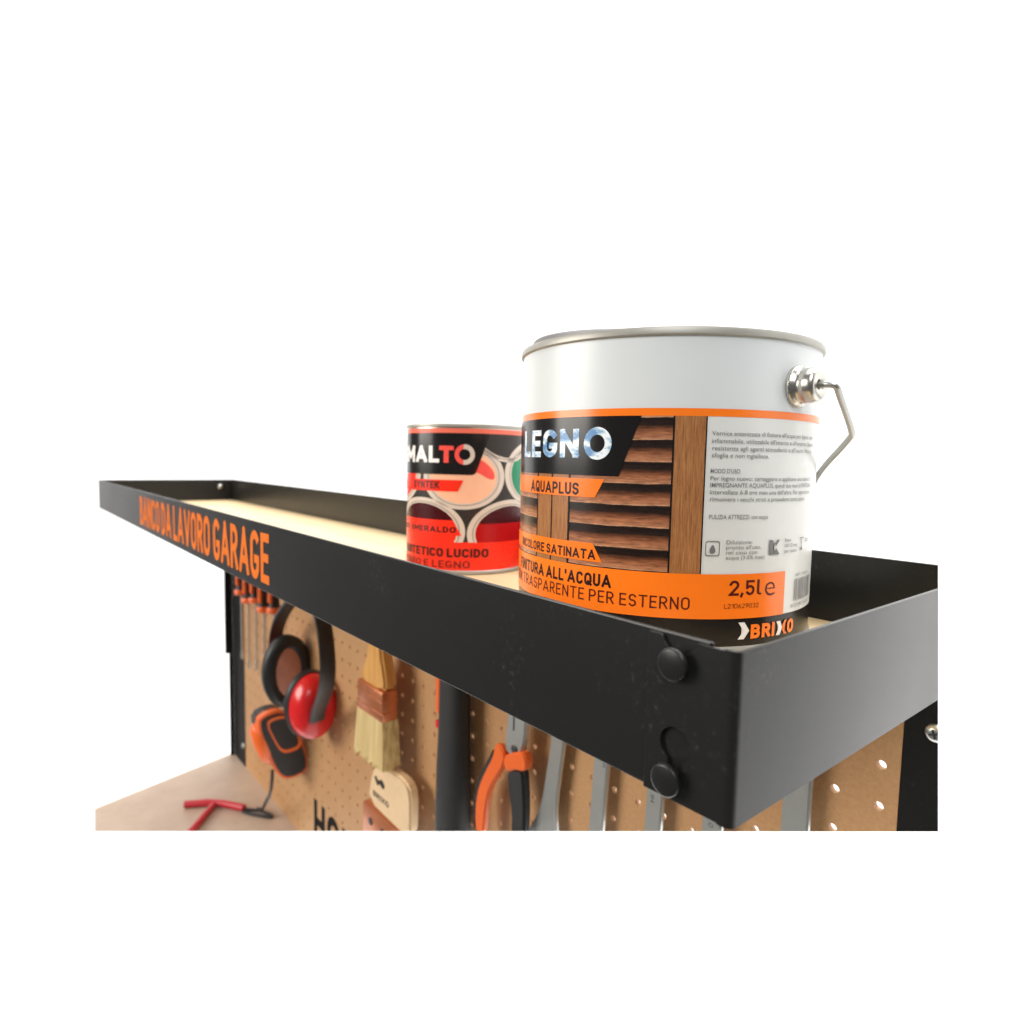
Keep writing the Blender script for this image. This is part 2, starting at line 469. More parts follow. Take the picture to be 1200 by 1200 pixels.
# ------------------------------------------------------------------ backdrop (added white sweep, its spread shaped for the reflections in the rails)
bm = bmesh.new()
prof = [(0.02, -1.3), (1, -1.3), (2.6, -1.3)]
for i in range(1, 9):
    a = R(90*i/8); prof.append((2.6+.9*math.sin(a), -1.3+.9*(1-math.cos(a))))
prof += [(3.5, .8), (3.5, 2), (3.5, 3.4)]
n = 60; a0, a1 = R(-90.6), R(72); prev = None
for i in range(n+1):
    a = a0+(a1-a0)*i/n
    col_ = [bm.verts.new((.08+math.sin(a)*r_, -.35+math.cos(a)*r_, z)) for r_, z in prof]
    if prev:
        for k in range(len(prof)-1): bm.faces.new((prev[k], col_[k], col_[k+1], prev[k+1]))
    prev = col_
o = obj('backdrop', bm, BACKDROP, smooth=True); o['kind'] = 'structure'

# ------------------------------------------------------------------ the workbench
wb = thing('workbench', 'black steel garage workbench with lettered top shelf tray, perforated hardboard back and pale bench top', 'workbench', (-.6, .1, ZB))

def plate(outer, holes, axis_y0, axis_y1, bev=0):
    """sheet in the xz plane with holes (curve fill), thickness y0..y1"""
    c = bpy.data.curves.new('p', 'CURVE'); c.dimensions = '2D'; c.fill_mode = 'BOTH'; c.extrude = abs(axis_y1-axis_y0)/2 - bev
    c.bevel_depth = bev; c.bevel_resolution = 1
    for pl in [outer]+holes:
        s = c.splines.new('POLY'); s.points.add(len(pl)-1); s.use_cyclic_u = True
        for q, p_ in zip(s.points, pl): q.co = (p_[0], p_[1], 0, 1)
    o_ = bpy.data.objects.new('p', c); COL.objects.link(o_); bpy.context.view_layer.update()
    me = bpy.data.meshes.new_from_object(o_.evaluated_get(bpy.context.evaluated_depsgraph_get()))
    bm_ = bmesh.new(); bm_.from_mesh(me); bpy.data.objects.remove(o_); bpy.data.curves.remove(c); bpy.data.meshes.remove(me)
    yc = (axis_y0+axis_y1)/2
    for v in bm_.verts: v.co = Vector((v.co.x, yc-v.co.z, v.co.y))
    bmesh.ops.remove_doubles(bm_, verts=bm_.verts, dist=1e-7)
    return bm_

# front rail (outer face at y = .0014) behind the wrapped flange of the end rail
fr = obj('front_rail', BX(-L+.002, -.0095, .0003, .0003+T, .0003, H, bev=.0005), BLACK, wb, cut=['left'])
obj('bottom_lip', BX(-L+.004, -.006, .0022, .014, 0, .0012, bev=.0003), BLACK, fr)
# end rail: long sheet with a bend and a flange that laps over the front rail
bm = bmesh.new()
th = .0013; rb = .0028
pth = []
for i in range(7):
    a = R(90*i/6)          # outer bend from -y face round to +x face
    pth.append((-rb+rb*math.sin(a), -.0012+rb-rb*math.cos(a)))
outer = [(-.0045, -.0012)] + pth + [(0, .05), (0, W-.004)]
inner = [(x-th if x > -.0005 else x, y) for x, y in []]
inn = [(-.0045, -.0012+th)]
for i in range(7):
    a = R(90*i/6); ri = rb-th
    inn.append((-rb+ri*math.sin(a), -.0012+rb-ri*math.cos(a)))
inn += [(-th, .05), (-th, W-.004)]
prism(bm, outer+inn[::-1], 'z', 0, H-.0006)
er = obj('end_rail', bm, BLACK, wb, cut=['right'], smooth='auto')
# flange with two keyhole openings
def arc(cx, cz, r_, a0_, a1_, n_=14): return [(cx+r_*math.cos(R(a0_+(a1_-a0_)*i/n_)), cz+r_*math.sin(R(a0_+(a1_-a0_)*i/n_))) for i in range(n_+1)]
kx = -.0191
top_z = H-.0010
fl_out = [(-.0300, .0004), (-.00452, .0004), (-.00452, top_z), (-.0128, top_z)]
fl_out += arc(kx+.0002, .0512, .0066, -20, -70, 5) + [(kx+.0022, .0435)] + arc(kx, .0415, .0024, 20, -200, 10) + [(kx-.0022, .0435)] + arc(kx-.0002, .0512, .0066, 250, 200, 5)
fl_out += [(-.0256, top_z), (-.0300, top_z)]
hole = arc(kx, .0172, .0055, -60, 240, 22) + [(kx-.0024, .0105)] + arc(kx, .0075, .0024, 180, 360, 8) + [(kx+.0024, .0105)]
fg = obj('flange', plate(fl_out, [hole], -.0012, .0001, bev=.00008), BLACK, er)
pinp = []
for z, dx in ((.0420, 0), (.0073, -.0008)):
    bm = bmesh.new()
    lathe(bm, [(.0020, .0004), (.0020, -.0030), (.0043, -.0030), (.00475, -.0033), (.0049, -.0037), (.0049, -.0045), (.00465, -.0049), (.0042, -.0051)], 40, (kx+dx, 0, z), 'y')
    obj('pin_head', bm, BLACK, fr, smooth='auto')
obj('back_rail', BX(-L+.0002, -.0016, W-T, W, 0, H, bev=.0005), BLACK, wb, cut=['right'])
brail = obj('left_end_rail', BX(-L, -L+T, .0022, W-T-.00005, 0, H-.0004, bev=.0002), BLACK, wb, cut=['left'])
bm = bmesh.new(); lathe(bm, [(.0, 0), (.0045, 0), (.0045, .0015), (.003, .003), (.0005, .0034)], 16, (-L+T, W-.024, .036), 'x', cap0=False)
obj('screw', bm, ZINC, brail, smooth='auto')
sb = obj('shelf_board', BX(-L+.003, -.0022, .0022, W-.002, .0013, FL, bev=.0004), SHELFWOOD, wb, cut=['right'])

# lettering on the front rail
lb = din_bm('BANCO DA LAVORO GARAGE', -.8555, -.369, .0065, .0432, wt=.175, gap=.11, cond=.86)
for v in lb.verts: v.co = Vector((v.co.x, .00015, v.co.y))
r_ = bmesh.ops.extrude_face_region(lb, geom=lb.faces[:]); bmesh.ops.translate(lb, vec=(0, .0001, 0), verts=[g for g in r_['geom'] if isinstance(g, bmesh.types.BMVert)])
obj('lettering', lb, ORANGE_PRINT, fr)

# posts
def post_left():
    bm = BX(-L, -1.1718, .2215, .2231, ZB, .0, bev=.0004)
    b = BX(-L, -L+.0016, .2135, .2212, ZB, 0, bev=.0004)
    c = BX(-L-.001, -L+.0028, .2065, .2133, -.30, .0, bev=.0012)
    return join_bm(bm, b, c)
pl_ = obj('post', post_left(), POSTBLACK, wb)
bm = bmesh.new(); lathe(bm, [(.0052, 0), (.0052, -.001), (.004, -.0028), (.001, -.0034)], 16, (-1.181, .2215, -.472), 'y', cap0=False)
obj('screw', bm, ZINC, pl_, smooth='auto')
pr_ = obj('post', join_bm(BX(-.0325, .002, W-.003, W+.0, ZB, -.0005, bev=.0005), BX(.0002, .002, W+.0002, W+.03, ZB, -.0005)), BLACK, wb, cut=['right', 'bottom'])
def cross_screw(loc, r0):
    bm = bmesh.new(); x, y, z = loc
    lathe(bm, [(r0, 0), (r0, -.0006), (r0*.86, -.0017), (r0*.55, -.0024), (r0*.3, -.0026)], 24, loc, 'y', cap0=False)
    return bm
SX = (-.0176, W-.003, -.0375)
sc = obj('screw', cross_screw(SX, .0050), ZINC, pr_, cut=['right'], smooth='auto')
cb = bmesh.new()
for a in (20, 110):
    d = Vector((math.cos(R(a)), 0, math.sin(R(a)))); e = Vector((-d.z, 0, d.x))
    p = Vector(SX)+Vector((0, -.00272, 0))
    q = [p+d*.0024+e*.0005, p+d*.0024-e*.0005, p-d*.0024-e*.0005, p-d*.0024+e*.0005]
    cb.faces.new([cb.verts.new(x + Vector((0, -.00003*a/20, 0))) for x in q])
obj('screw', cb, DARKSTEEL, pr_, cut=['right'], fill=False)

# perforated hardboard
def pegboard():
    bm = bmesh.new(); px = .0238; r0 = .0027
    x_l, x_r, z_b, z_t = -1.1715, -.0325, ZB, -.0008
    yf, yb = .2225, .2272
    ox, oz = -.0421, -.0643
    i0, i1 = math.ceil((x_l+.006-ox)/px), math.floor((x_r-.006-ox)/px)
    k0, k1 = math.ceil((z_b+.006-oz)/px), math.floor((z_t-.006-oz)/px)
    xs = [x_l]+[ox+(i+.5)*px for i in range(i0, i1)]+[x_r]
    zs = [z_b]+[oz+(k+.5)*px for k in range(k0, k1)]+[z_t]
    gv = {}
    def V(i, k, y):
        key = (i, k, y)
        if key not in gv: gv[key] = bm.verts.new((xs[i], y, zs[k]))
        return gv[key]
    N = 16
    for i in range(i1-i0+1):
        for k in range(k1-k0+1):
            cx, cz = ox+(i+i0)*px, oz+(k+k0)*px
            rings = {}
            for y in (yf, yb):
                C4 = [V(i+1, k+1, y), V(i, k+1, y), V(i, k, y), V(i+1, k, y)]
                rg = [bm.verts.new((cx+r0*math.cos(2*math.pi*q/N), y, cz+r0*math.sin(2*math.pi*q/N))) for q in range(N)]
                rings[y] = rg
                for c in range(4):
                    m_ = c*4+2       # ring vertex facing corner c
                    nx = ((c+1) % 4)*4+2
                    f = [C4[c]]+[C4[(c+1) % 4]]+[rg[(m_+4-q) % N] for q in range(5)]
                    bm.faces.new(f)
            A, B = rings[yf], rings[yb]
            for q in range(N): bm.faces.new((A[q], A[(q+1) % N], B[(q+1) % N], B[q]))
    return bm
pb = obj('pegboard', pegboard(), HARD, wb, cut=['bottom'], fill=False)
ho = din_bm('HOB', -.8345, -.692, -.4935, -.4280, wt=.2)
for v in ho.verts: v.co = Vector((v.co.x, .22235, v.co.y))
r_ = bmesh.ops.extrude_face_region(ho, geom=ho.faces[:]); bmesh.ops.translate(ho, vec=(0, .0001, 0), verts=[g for g in r_['geom'] if isinstance(g, bmesh.types.BMVert)])
obj('lettering', ho, STENCIL, pb, cut=['bottom'], fill=False)

# bench top
bt = obj('bench_top', prism(bmesh.new(), [(-.2, -.45), (-.2, W+.03), (-1.262, W+.03), (-1.165, -.06), (-1.165, -.45)], 'z', ZB-.03, ZB, bev=.001), BENCH, wb, cut=['bottom', 'left'])

# ------------------------------------------------------------------ big paint can
O1 = (-.1358, .14, FL); r1 = .0788; h1 = .1495
c1 = thing('paint_can', 'large white wood varnish can with orange label and wire handle, nearest on the shelf', 'paint can', O1, None)
SEG = int(360/STEP)
bm = bmesh.new(); lathe(bm, [(r1-.004, .001), (r1-.0002, .0035), (r1, .006), (r1, .1462)], SEG, O1)
obj('body', bm, CANWHITE, c1, smooth='auto')
bm = bmesh.new(); lathe(bm, [(r1-.0035, .0032), (r1-.003, .0004), (r1-.0005, 0), (r1+.0008, .0008), (r1+.0012, .003), (r1+.0008, .0066), (r1-.0002, .0078)], SEG, O1, cap1=False)
obj('bottom_seam', bm, TIN, c1, smooth='auto')
bm = bmesh.new(); lathe(bm, [(r1-.0002, .1454), (r1+.0010, .1458), (r1+.0013, .1462), (r1+.0013, .1484), (r1+.0008, .1493), (r1-.0004, .1496), (r1-.0022, .1490), (r1-.0034, .1468), (r1-.0036, .1445)], SEG, O1, cap0=False, cap1=False)
obj('rim', bm, TIN, c1, smooth='auto')
bm = bmesh.new(); lathe(bm, [(.0738, .1440), (.0738, .1494), (.0730, .1502), (.0708, .1502), (.0698, .1490), (.0692, .1440), (.02, .1438)], 96)
for v in bm.verts: v.co.z += .075*(v.co.x*math.cos(R(208))+v.co.y*math.sin(R(208)))    # pushed up a little on one side
bm.transform(Matrix.Translation(O1))
obj('lid', bm, LIDGREY, c1, smooth='auto')

WOODP = None
def wood_print(name, slat):
    t = NT(name, .24)
    uv = t.n('ShaderNodeUVMap'); sep = t.n('ShaderNodeSeparateXYZ'); t.l(uv.outputs[0], sep.inputs[0])
    mp = t.n('ShaderNodeMapping'); t.l(uv.outputs[0], mp.inputs[0])
    if slat:
        mp.inputs['Scale'].default_value = (.16, 900, 1)
        nz = t.noise(mp.outputs[0], 1.0, 6, .7)
        mp2 = t.n('ShaderNodeMapping'); t.l(uv.outputs[0], mp2.inputs[0]); mp2.inputs['Scale'].default_value = (.09, 130, 1)
        n2 = t.noise(mp2.outputs[0], 1, 3)
        a = t.n('ShaderNodeMath', operation='MULTIPLY_ADD'); t.l(sep.outputs[1], a.inputs[0]); a.inputs[1].default_value = 1/.0098; a.inputs[2].default_value = -.28
        b = t.n('ShaderNodeMath', operation='MULTIPLY_ADD'); t.l(n2, b.inputs[0]); b.inputs[1].default_value = .11; t.l(a.outputs[0], b.inputs[2])
        fr_ = t.n('ShaderNodeMath', operation='FRACT'); t.l(b.outputs[0], fr_.inputs[0])
        shade = t.ramp(fr_.outputs[0], [(0, srgb(222, 174, 138)), (.05, srgb(190, 132, 98)), (.34, srgb(168, 108, 76)), (.52, srgb(112, 68, 46)), (.66, srgb(48, 32, 26)), (.93, srgb(30, 22, 20)), (1, srgb(80, 54, 42))])
        grain = t.ramp(nz, [(.32, (.38, .34, .32, 1)), (.5, (.8, .78, .75, 1)), (.72, (1.35, 1.3, 1.2, 1))])
    else:
        mp.inputs['Scale'].default_value = (1.5, 55, 1)
        nz = t.noise(mp.outputs[0], 1.3, 7, .75)
        shade = t.ramp(nz, [(.25, srgb(96, 60, 36)), (.45, srgb(158, 104, 62)), (.6, srgb(182, 126, 78)), (.8, srgb(204, 152, 104))])
        mp3 = t.n('ShaderNodeMapping'); t.l(uv.outputs[0], mp3.inputs[0]); mp3.inputs['Scale'].default_value = (5, 90, 1)
        grain = t.ramp(t.noise(mp3.outputs[0], 1, 3), [(.3, (.8, .8, .8, 1)), (.7, (1.1, 1.1, 1.1, 1))])
    t.l(t.mix(1.0, shade, grain, 'MULTIPLY'), t.b.inputs['Base Color'])
    return t.m
SLAT = wood_print('louvre_slats_print', True); PLANK = wood_print('wood_stile_print', False)
t = NT('icy_letter_print', .28); uv = t.n('ShaderNodeUVMap'); mp = t.n('ShaderNodeMapping'); t.l(uv.outputs[0], mp.inputs[0]); mp.inputs['Scale'].default_value = (.12, 160, 1)
t.l(t.ramp(t.noise(mp.outputs[0], 1, 4), [(.42, srgb(92, 140, 188)), (.5, srgb(176, 204, 224)), (.56, srgb(240, 245, 247))]), t.b.inputs['Base Color'])
ICY = t.m

def D1(name, bm, layer, mat, par=c1): return decal(name, bm, r1, layer, O1, mat, par)
def grid(x0, x1, y0, y1): return poly_bm([(x0, y0), (x1, y0), (x1, y1), (x0, y1)])
lab = D1('label', grid(-180, 60, .0078, .1142), 1, LABWHITE)
D1('label_stripe', grid(-180, 60, .1108, .1142), 2, LABORANGE)
D1('label_stripe', grid(-180, 60, .0078, .0206), 2, LABBLACK)
D1('label_picture', grid(-180, -38.8, .0206, .1108), 2, SLAT)
for a_, b_, c_, d_ in ((-48.9, -38.8, .04, .1108), (-102.6, -94.1, .04, .0845), (-93.5, -85.6, .04, .0845)):
    D1('label_picture', grid(a_, b_, c_, d_), 3, PLANK)
for a_, b_, c_, d_ in ((-49.5, -48.95, .04, .1108), (-103.2, -102.6, .04, .0845), (-94.1, -93.5, .04, .0845), (-85.6, -84.8, .04, .0845), (-39.2, -38.8, .0411, .1108)):
    D1('label_picture', grid(a_, b_, c_, d_), 4, LABBLACK)
D1('label_panel', poly_bm([(-180, .0838), (-66.4, .0836), (-59.5, .1108), (-180, .1108)]), 5, LABBLACK)
D1('label_panel', poly_bm([(-180, .0734), (-74.6, .0734), (-71.3, .0820), (-180, .0825)]), 5, LABORANGE)
D1('label_panel', poly_bm([(-180, .0437), (-71.2, .0434), (-74.9, .0520), (-180, .0515)]), 5, LABORANGE)
D1('label_stripe', poly_bm([(-180, .0206), (-5.4, .0206), (-5.4, .0410), (-180, .0410)]), 5, LABORANGE)
B = .03
le = din_bm('LEGN', -117, -81.0, .0917, .1052, wt=.21, gap=.12)
rg = ring_bm(-74.25, .0984, 5.15, .0075, 2.75, .0040)
D1('lettering', join_bm(le, rg), 6, ICY)
D1('lettering', din_bm('AQUAPLUS', -108.6, -80.9, .0742, .0800, wt=.19), 6, INKDARK)
D1('lettering', din_bm('INCOLORE SATINATA', -117.5, -73.6, .0443, .0490, wt=.19), 6, INKDARK)
D1('lettering', din_bm("FINITURA ALL'ACQUA", -119.5, -67.6, .0320, .0380, wt=.2), 6, INKDARK)
D1('lettering', din_bm('NON TRASPARENTE PER ESTERNO', -127, -42.0, .0247, .0304, wt=.12, gap=.17), 6, INKRED)
D1('lettering', din_bm('2,5', -29.6, -19.6, .0312, .0381, wt=.16), 6, INKRED)
D1('lettering', din_bm('l', -18.6, -16.6, .0312, .0381, wt=.12), 6, INKRED)
D1('lettering', text_bm('e', -15.2, -10.6, .0305, .0398, bold=-.012), 6, INKRED)
D1('lettering', din_bm('L210629032', -30.6, -17.6, .0254, .0275, wt=.10), 6, INKRED)
D1('lettering', din_bm('BRI', -20.3, -9.7, .0110, .0176, wt=.24), 6, LABORANGE)
D1('lettering', poly_bm([(-8.9, .0110), (-6.9, .0110), (-5.6, .01435), (-6.9, .0176), (-8.9, .0176), (-7.6, .01435)]), 6, INKWHITE)
D1('lettering', join_bm(poly_bm([(-5.7, .0133), (-4.5, .0110), (-3.1, .0110), (-5.0, .01435), (-3.1, .0176), (-4.5, .0176), (-5.7, .0154), (-5.1, .01435)]), din_bm('O', -2.7, 1.2, .0110, .0176, wt=.24)), 7, LABORANGE)
D1('emblem', poly_bm([(-25.2, .0110), (-22.9, .0110), (-20.9, .0148), (-22.9, .0188), (-25.2, .0188), (-23.2, .0148)]), 6, INKWHITE)
# small print
lines = [(.1026, 'Vernice antenizzata di finitura all\'acqua per legno, non', -37.2, 9), (.0993, 'infiammabile, utilizzabile all\'interno e all\'esterno. Buona', -37.2, 10),
         (.0961, 'resistenza agli agenti atmosferici e all\'usura. Non si', -37.0, 8.5), (.0930, 'sfoglia e non ingiallisce.', -37.0, -16.5),
         (.0861, "MODO D'USO:", -37.2, -27.0), (.0829, 'Per legno nuovo: carteggiare e applicare una mano di', -37.1, 9),
         (.0799, 'IMPREGNANTE AQUAPLUS, quindi due mani di FINITURA', -37.1, 10), (.0768, 'intervallate 6-8 ore max una dall\'altra. Per operazioni', -37.1, 9),
         (.0737, 'rimuovere i vecchi strati e procedere come sopra.', -37.0, 5), (.0658, 'PULIZIA ATTREZZI: con acqua', -37.0, -15.5)]
tb = [text_bm(s, a, b, z, z+.0019, bold=.004) for z, s, a, b in lines]
for i, s in enumerate(('Diluizione:', "pronto all'uso,", 'nel caso con', 'acqua (3-5% max)')):
    tb.append(text_bm(s, -30.8, -30.8+(9.5, 13, 11.5, 14.6)[i], .0546-.0023*i, .0546-.0023*i+.0017, bold=.0))
for i, s in enumerate(('Resa:', '10/12 mq', 'per mano')):
    tb.append(text_bm(s, -6.6, -6.6+(3.6, 7.8, 7.4)[i], .0548-.0026*i, .0548-.0026*i+.0016, bold=.0))
D1('lettering', join_bm(*tb), 6, INKGREY)
def rrect(x0, x1, y0, y1, rx, ry):
    o_ = []
    for cx, cy, s in ((x1-rx, y1-ry, 0), (x0+rx, y1-ry, 90), (x0+rx, y0+ry, 180), (x1-rx, y0+ry, 270)):
        o_ += [(cx+rx*math.cos(R(s+q*18)), cy+ry*math.sin(R(s+q*18))) for q in range(6)]
    return o_
def frame_bm(A, B_):
    bm = bmesh.new(); a = [bm.verts.new((x, y, 0)) for x, y in A]; b = [bm.verts.new((x, y, 0)) for x, y in B_]
    for i in range(len(a)): j = (i+1) % len(a); bm.faces.new((a[i], a[j], b[j], b[i]))
    return bm
ic = [frame_bm(rrect(-37.8, -33, .0492, .0560, .8, .0011), rrect(-37.5, -33.3, .0496, .0556, .7, .0009)),
      poly_bm(smoothpoly([(-35.4, .0547), (-34.4, .0522), (-34.5, .0508), (-35.4, .0502), (-36.3, .0508), (-36.4, .0522)], 1))]
ic += [poly_bm([(-14.2, .0492), (-9.2, .0492), (-11.0, .0522), (-11.6, .0510), (-12.6, .0527), (-11.6, .0541), (-11.0, .0532), (-9.3, .0560), (-10.6, .0560), (-11.7, .0543), (-12.8, .0560), (-14.2, .0560)])]
ic += [grid(3, 6.2, .0556, .0560), grid(4.3, 4.8, .0525, .0556), poly_bm([(4.55, .0525), (5.4, .0500), (3.7, .0500)]), grid(8, 11, .0548, .0551), grid(8, 11, .0538, .0541)]
for q_ in ic: D1('emblem', q_, 6, INKGREY)
x = .6; bars = []
random.seed(3)
while x < 17:
    wv = random.choice((.25, .25, .45, .7)); bars.append(grid(x, min(x+wv, 17), .0258, .0364)); x += wv+random.choice((.25, .35, .5))
D1('barcode', join_bm(*bars), 6, INKGREY)
D1('lettering', join_bm(text_bm('8 022957 026214', -.8, 17, .0228, .0244, bold=0), text_bm('ART. 10429', 1, 12, .0377, .0389, bold=0)), 6, INKGREY)

# ears and wire handle
AX = Matrix.Translation(Vector(O1)) @ Matrix.Rotation(R(-4), 4, 'Z') @ Matrix.Translation(-Vector(O1))
HZ = FL+.1262
def ear(sgn):
    bm = bmesh.new()
    cx = O1[0]+sgn*r1
    prof_ = [(.0088, -.003), (.0095, .0004), (.0097, .0012), (.0093, .0020), (.0086, .0026), (.0080, .0034), (.0077, .0044), (.0077, .0054), (.0079, .0062), (.0079, .0070), (.0077, .0082), (.0076, .0094), (.0072, .0104), (.0064, .0111), (.0054, .0113), (.0036, .0112), (.0026, .0109), (.0021, .0103), (.0019, .0090)]
    lathe(bm, [(r_, sgn*h) for r_, h in prof_], 64, (cx, O1[1], HZ), 'x'); bm.transform(AX)
    o = obj('handle_ear', bm, CHROME, c1, smooth=True); o.data.set_sharp_from_angle(angle=R(60)); return o
ear(1); ear(-1)
ph = R(40); cx, cy, cz = O1[0], O1[1], HZ
half = [(.0870, 0), (.0930, 0), (.0965, .0015), (.0958, .0060), (.0932, .0310), (.0912, .0350), (.0642, .0622), (.0515, .083), (.040, .096), (.025, .104), (0, .107)]
path = [(cx+a, cy+b*math.cos(ph), cz-b*math.sin(ph)) for a, b in half]+[(cx-a, cy+b*math.cos(ph), cz-b*math.sin(ph)) for a, b in half[-2::-1]]
bm = tube(bmesh.new(), smoothline(path, 2), .0015, 14); bm.transform(AX)
obj('handle', bm, WIRE, c1, smooth='auto')

# ------------------------------------------------------------------ small enamel can
O2 = (-.3528, .1602, FL); r2 = .0495; h2 = .117
c2 = thing('paint_can', 'small red enamel tin with pictures of open paint pots, behind the large can', 'paint can', O2)
bm = bmesh.new(); lathe(bm, [(r2-.003, .0008), (r2-.0002, .003), (r2, .005), (r2, .1145)], SEG, O2)
obj('body', bm, TINBODY, c2, smooth='auto')
bm = bmesh.new(); lathe(bm, [(r2-.003, .001), (r2-.0008, 0), (r2+.0007, .0006), (r2+.0009, .0026), (r2, .0036)], SEG, O2, cap1=False)
obj('bottom_seam', bm, TIN, c2, smooth='auto')
bm = bmesh.new(); lathe(bm, [(r2-.0002, .1140), (r2+.0008, .1146), (r2+.0010, .1158), (r2+.0006, .1168), (r2-.001, .1170), (r2-.003, .1160), (r2-.004, .1140), (.01, .1138)], SEG, O2, cap0=False)
obj('rim', bm, TIN, c2, smooth='auto')
RED2 = simple('red_label_print', srgb(236, 48, 28), .26, spec=0.3, var=.02)
SALM = simple('salmon_print', srgb(232, 112, 90), .28, spec=0.3, var=.02)
PEACH = simple('peach_print', srgb(238, 182, 148), .3, spec=0.3, var=.04)
RINGC = simple('tin_ring_print', srgb(206, 192, 178), .3, spec=0.3, var=.05)
RINGD = simple('ring_line_print', srgb(110, 100, 92), .3)
GREY2 = simple('grey_print', srgb(54, 49, 46), .28, spec=0.2)
MARO = simple('maroon_print', srgb(66, 14, 20), .26, spec=0.2)
CRIM = simple('crimson_print', srgb(170, 16, 20), .26, spec=0.25)
GREEN = simple('green_print', srgb(8, 124, 84), .26, spec=0.25)
PINKR = simple('pink_red_print', srgb(236, 84, 74), .28, spec=0.3)
def D2(name, bm, layer, mat): return decal(name, bm, r2, layer, O2, mat, c2)
LIM = dict(x0=-180, x1=90, y0=.0255, y1=.1095)
D2('label', grid(-180, 90, .0034, .1132), 1, GREY2)
D2('label_stripe', grid(-180, 90, .1096, .1132), 2, SALM)
D2('label_stripe', grid(-180, 90, .0034, .0257), 2, RED2)
pots = [(-38.5, .0760, 39.5, .0250, 31.5, .0205, PEACH), (39, .0790, 37.5, .0255, 29, .0205, GREEN), (6, .1130, 37, .0250, 33, .0215, GREY2),
        (-80, .0335, 44, .0260, 36.5, .0215, MARO), (10, .0320, 44.5, .0265, 37, .0215, MARO), (-120, .078, 38, .0245, 31, .020, RED2)]
rings, lines_ = [], []
for (x, z, a, b, c, d, m_) in pots:
    rings.append(clip2d(ring_bm(x, z, a, b, c*1.0, d*1.0), **LIM))
    lines_.append(clip2d(ring_bm(x, z, c+2.7, d+.0016, c+2.0, d+.0011), **LIM))
    D2('label_picture', clip2d(poly_bm(ellipse(x, z, c, d)), **LIM), 2, m_)
D2('label_picture', join_bm(*rings), 3, RINGC); D2('label_picture', join_bm(*lines_), 4, RINGD)
D2('label_picture', clip2d(poly_bm(ellipse(-80, .0335, 36.4, .0214)), y0=.0255, y1=.0425), 3, RED2)
D2('label_picture', clip2d(poly_bm(ellipse(10, .0320, 36.9, .0214)), y0=.0255, y1=.0400), 3, CRIM)
D2('label_picture', poly_bm(smoothpoly([(-33, .0905), (-22, .0900), (-10.5, .0815), (-9, .0750), (-14, .0740), (-24, .0790), (-36, .0830)], 2)), 3, PINKR)
D2('label_panel', poly_bm([(-180, .0780), (-31, .0778), (-27.6, .0788), (-14.5, .1095), (-180, .1095)]), 5, LABBLACK)
D2('label_panel', poly_bm([(-180, .0650), (-43.0, .0648), (-38.0, .0736), (-180, .0738)]), 5, RED2)
D2('label_panel', poly_bm([(-180, .0306), (-39.2, .0306), (-45.4, .0398), (-180, .0398)]), 5, RED2)
D2('lettering', din_bm('SMAL', -122, -60.8, .0868, .0998, wt=.23, gap=.11), 6, INKWHITE)
D2('lettering', din_bm('T', -60.8, -47.2, .0868, .0998, wt=.26), 6, PINKR)
og = ring_bm(-37.4, .0933, 8.9, .0078, 5.0, .0042)
D2('lettering', og, 6, RINGC)
D2('lettering', clip2d(ring_bm(-37.4, .0933, 8.9, .0078, 5.0, .0042), x1=-38.5), 7, PINKR)
D2('lettering', din_bm('SYNTEK', -92.5, -60, .0667, .0724, wt=.2), 6, INKDARK)
D2('lettering', din_bm('VERDE SMERALDO', -131, -44.4, .0328, .0374, wt=.2), 6, INKDARK)
D2('lettering', din_bm('SINTETICO LUCIDO', -113, -14.4, .0138, .0205, wt=.2), 6, INKDARK)
D2('lettering', din_bm('PER FERRO E LEGNO', -140, -31.6, .0055, .0108, wt=.12, gap=.17), 6, INKRED)

# ------------------------------------------------------------------ tools on the hardboard
YB = .2225   # front of the board
# combination wrenches
def wrench(label, pts, y0, y1, mark=None, extra_rib=True):
    zc = min(p[1] for p in pts); xc = sum(p[0] for p in pts)/len(pts)
    t_ = thing('wrench', label, 'wrench', (xc, y1, zc), 'chrome wrenches hung on the hardboard')
    obj('shank', prism(bmesh.new(), pts, 'y', y0, y1, bev=.0012, seg=3), STEEL, t_, cut=['bottom'], smooth='auto')
    if mark:
        s, mx, mz, hh = mark
        tb_ = text_bm(s, 0, hh*len(s)*.8, 0, hh, bold=.0)
        for v in tb_.verts: v.co = Vector((mx+v.co.y, y0-.0001, mz-v.co.x))
        obj('lettering', tb_, DARKSTEEL, t_, cut=['bottom'], fill=False)
    return t_
def shank(x0t, x1t, x0b, x1b, zt, zb_): return [(x0t, zt), (x1t, zt), (x1b, zb_), (x0b, zb_)]
wy = (.2105, .2155)
jaw = [(-.2952, -.06), (-.2796, -.06), (-.2796, -.1378), (-.2866, -.1800), (-.2884, -.2020), (-.2850, -.2160), (-.2760, -.2300), (-.2740, -.245), (-.283, -.262), (-.305, -.266), (-.330, -.256), (-.3340, -.2440), (-.3246, -.2330), (-.3150, -.2190), (-.3087, -.2080), (-.3037, -.1921), (-.2948, -.1388)]
jaw = [(-.2948, -.06), (-.2792, -.06), (-.2792, -.1378), (-.2852, -.1809), (-.2866, -.2000), (-.2853, -.2154), (-.279, -.232), (-.279, -.25), (-.285, -.262), (-.300, -.268), (-.325, -.262), (-.3380, -.2500), (-.3236, -.2338), (-.3150, -.2200), (-.3087, -.2080), (-.3037, -.1921), (-.2948, -.1388)]
wrench('chrome wrench with its jaw widening at the foot, beside the orange pliers', jaw, *wy)
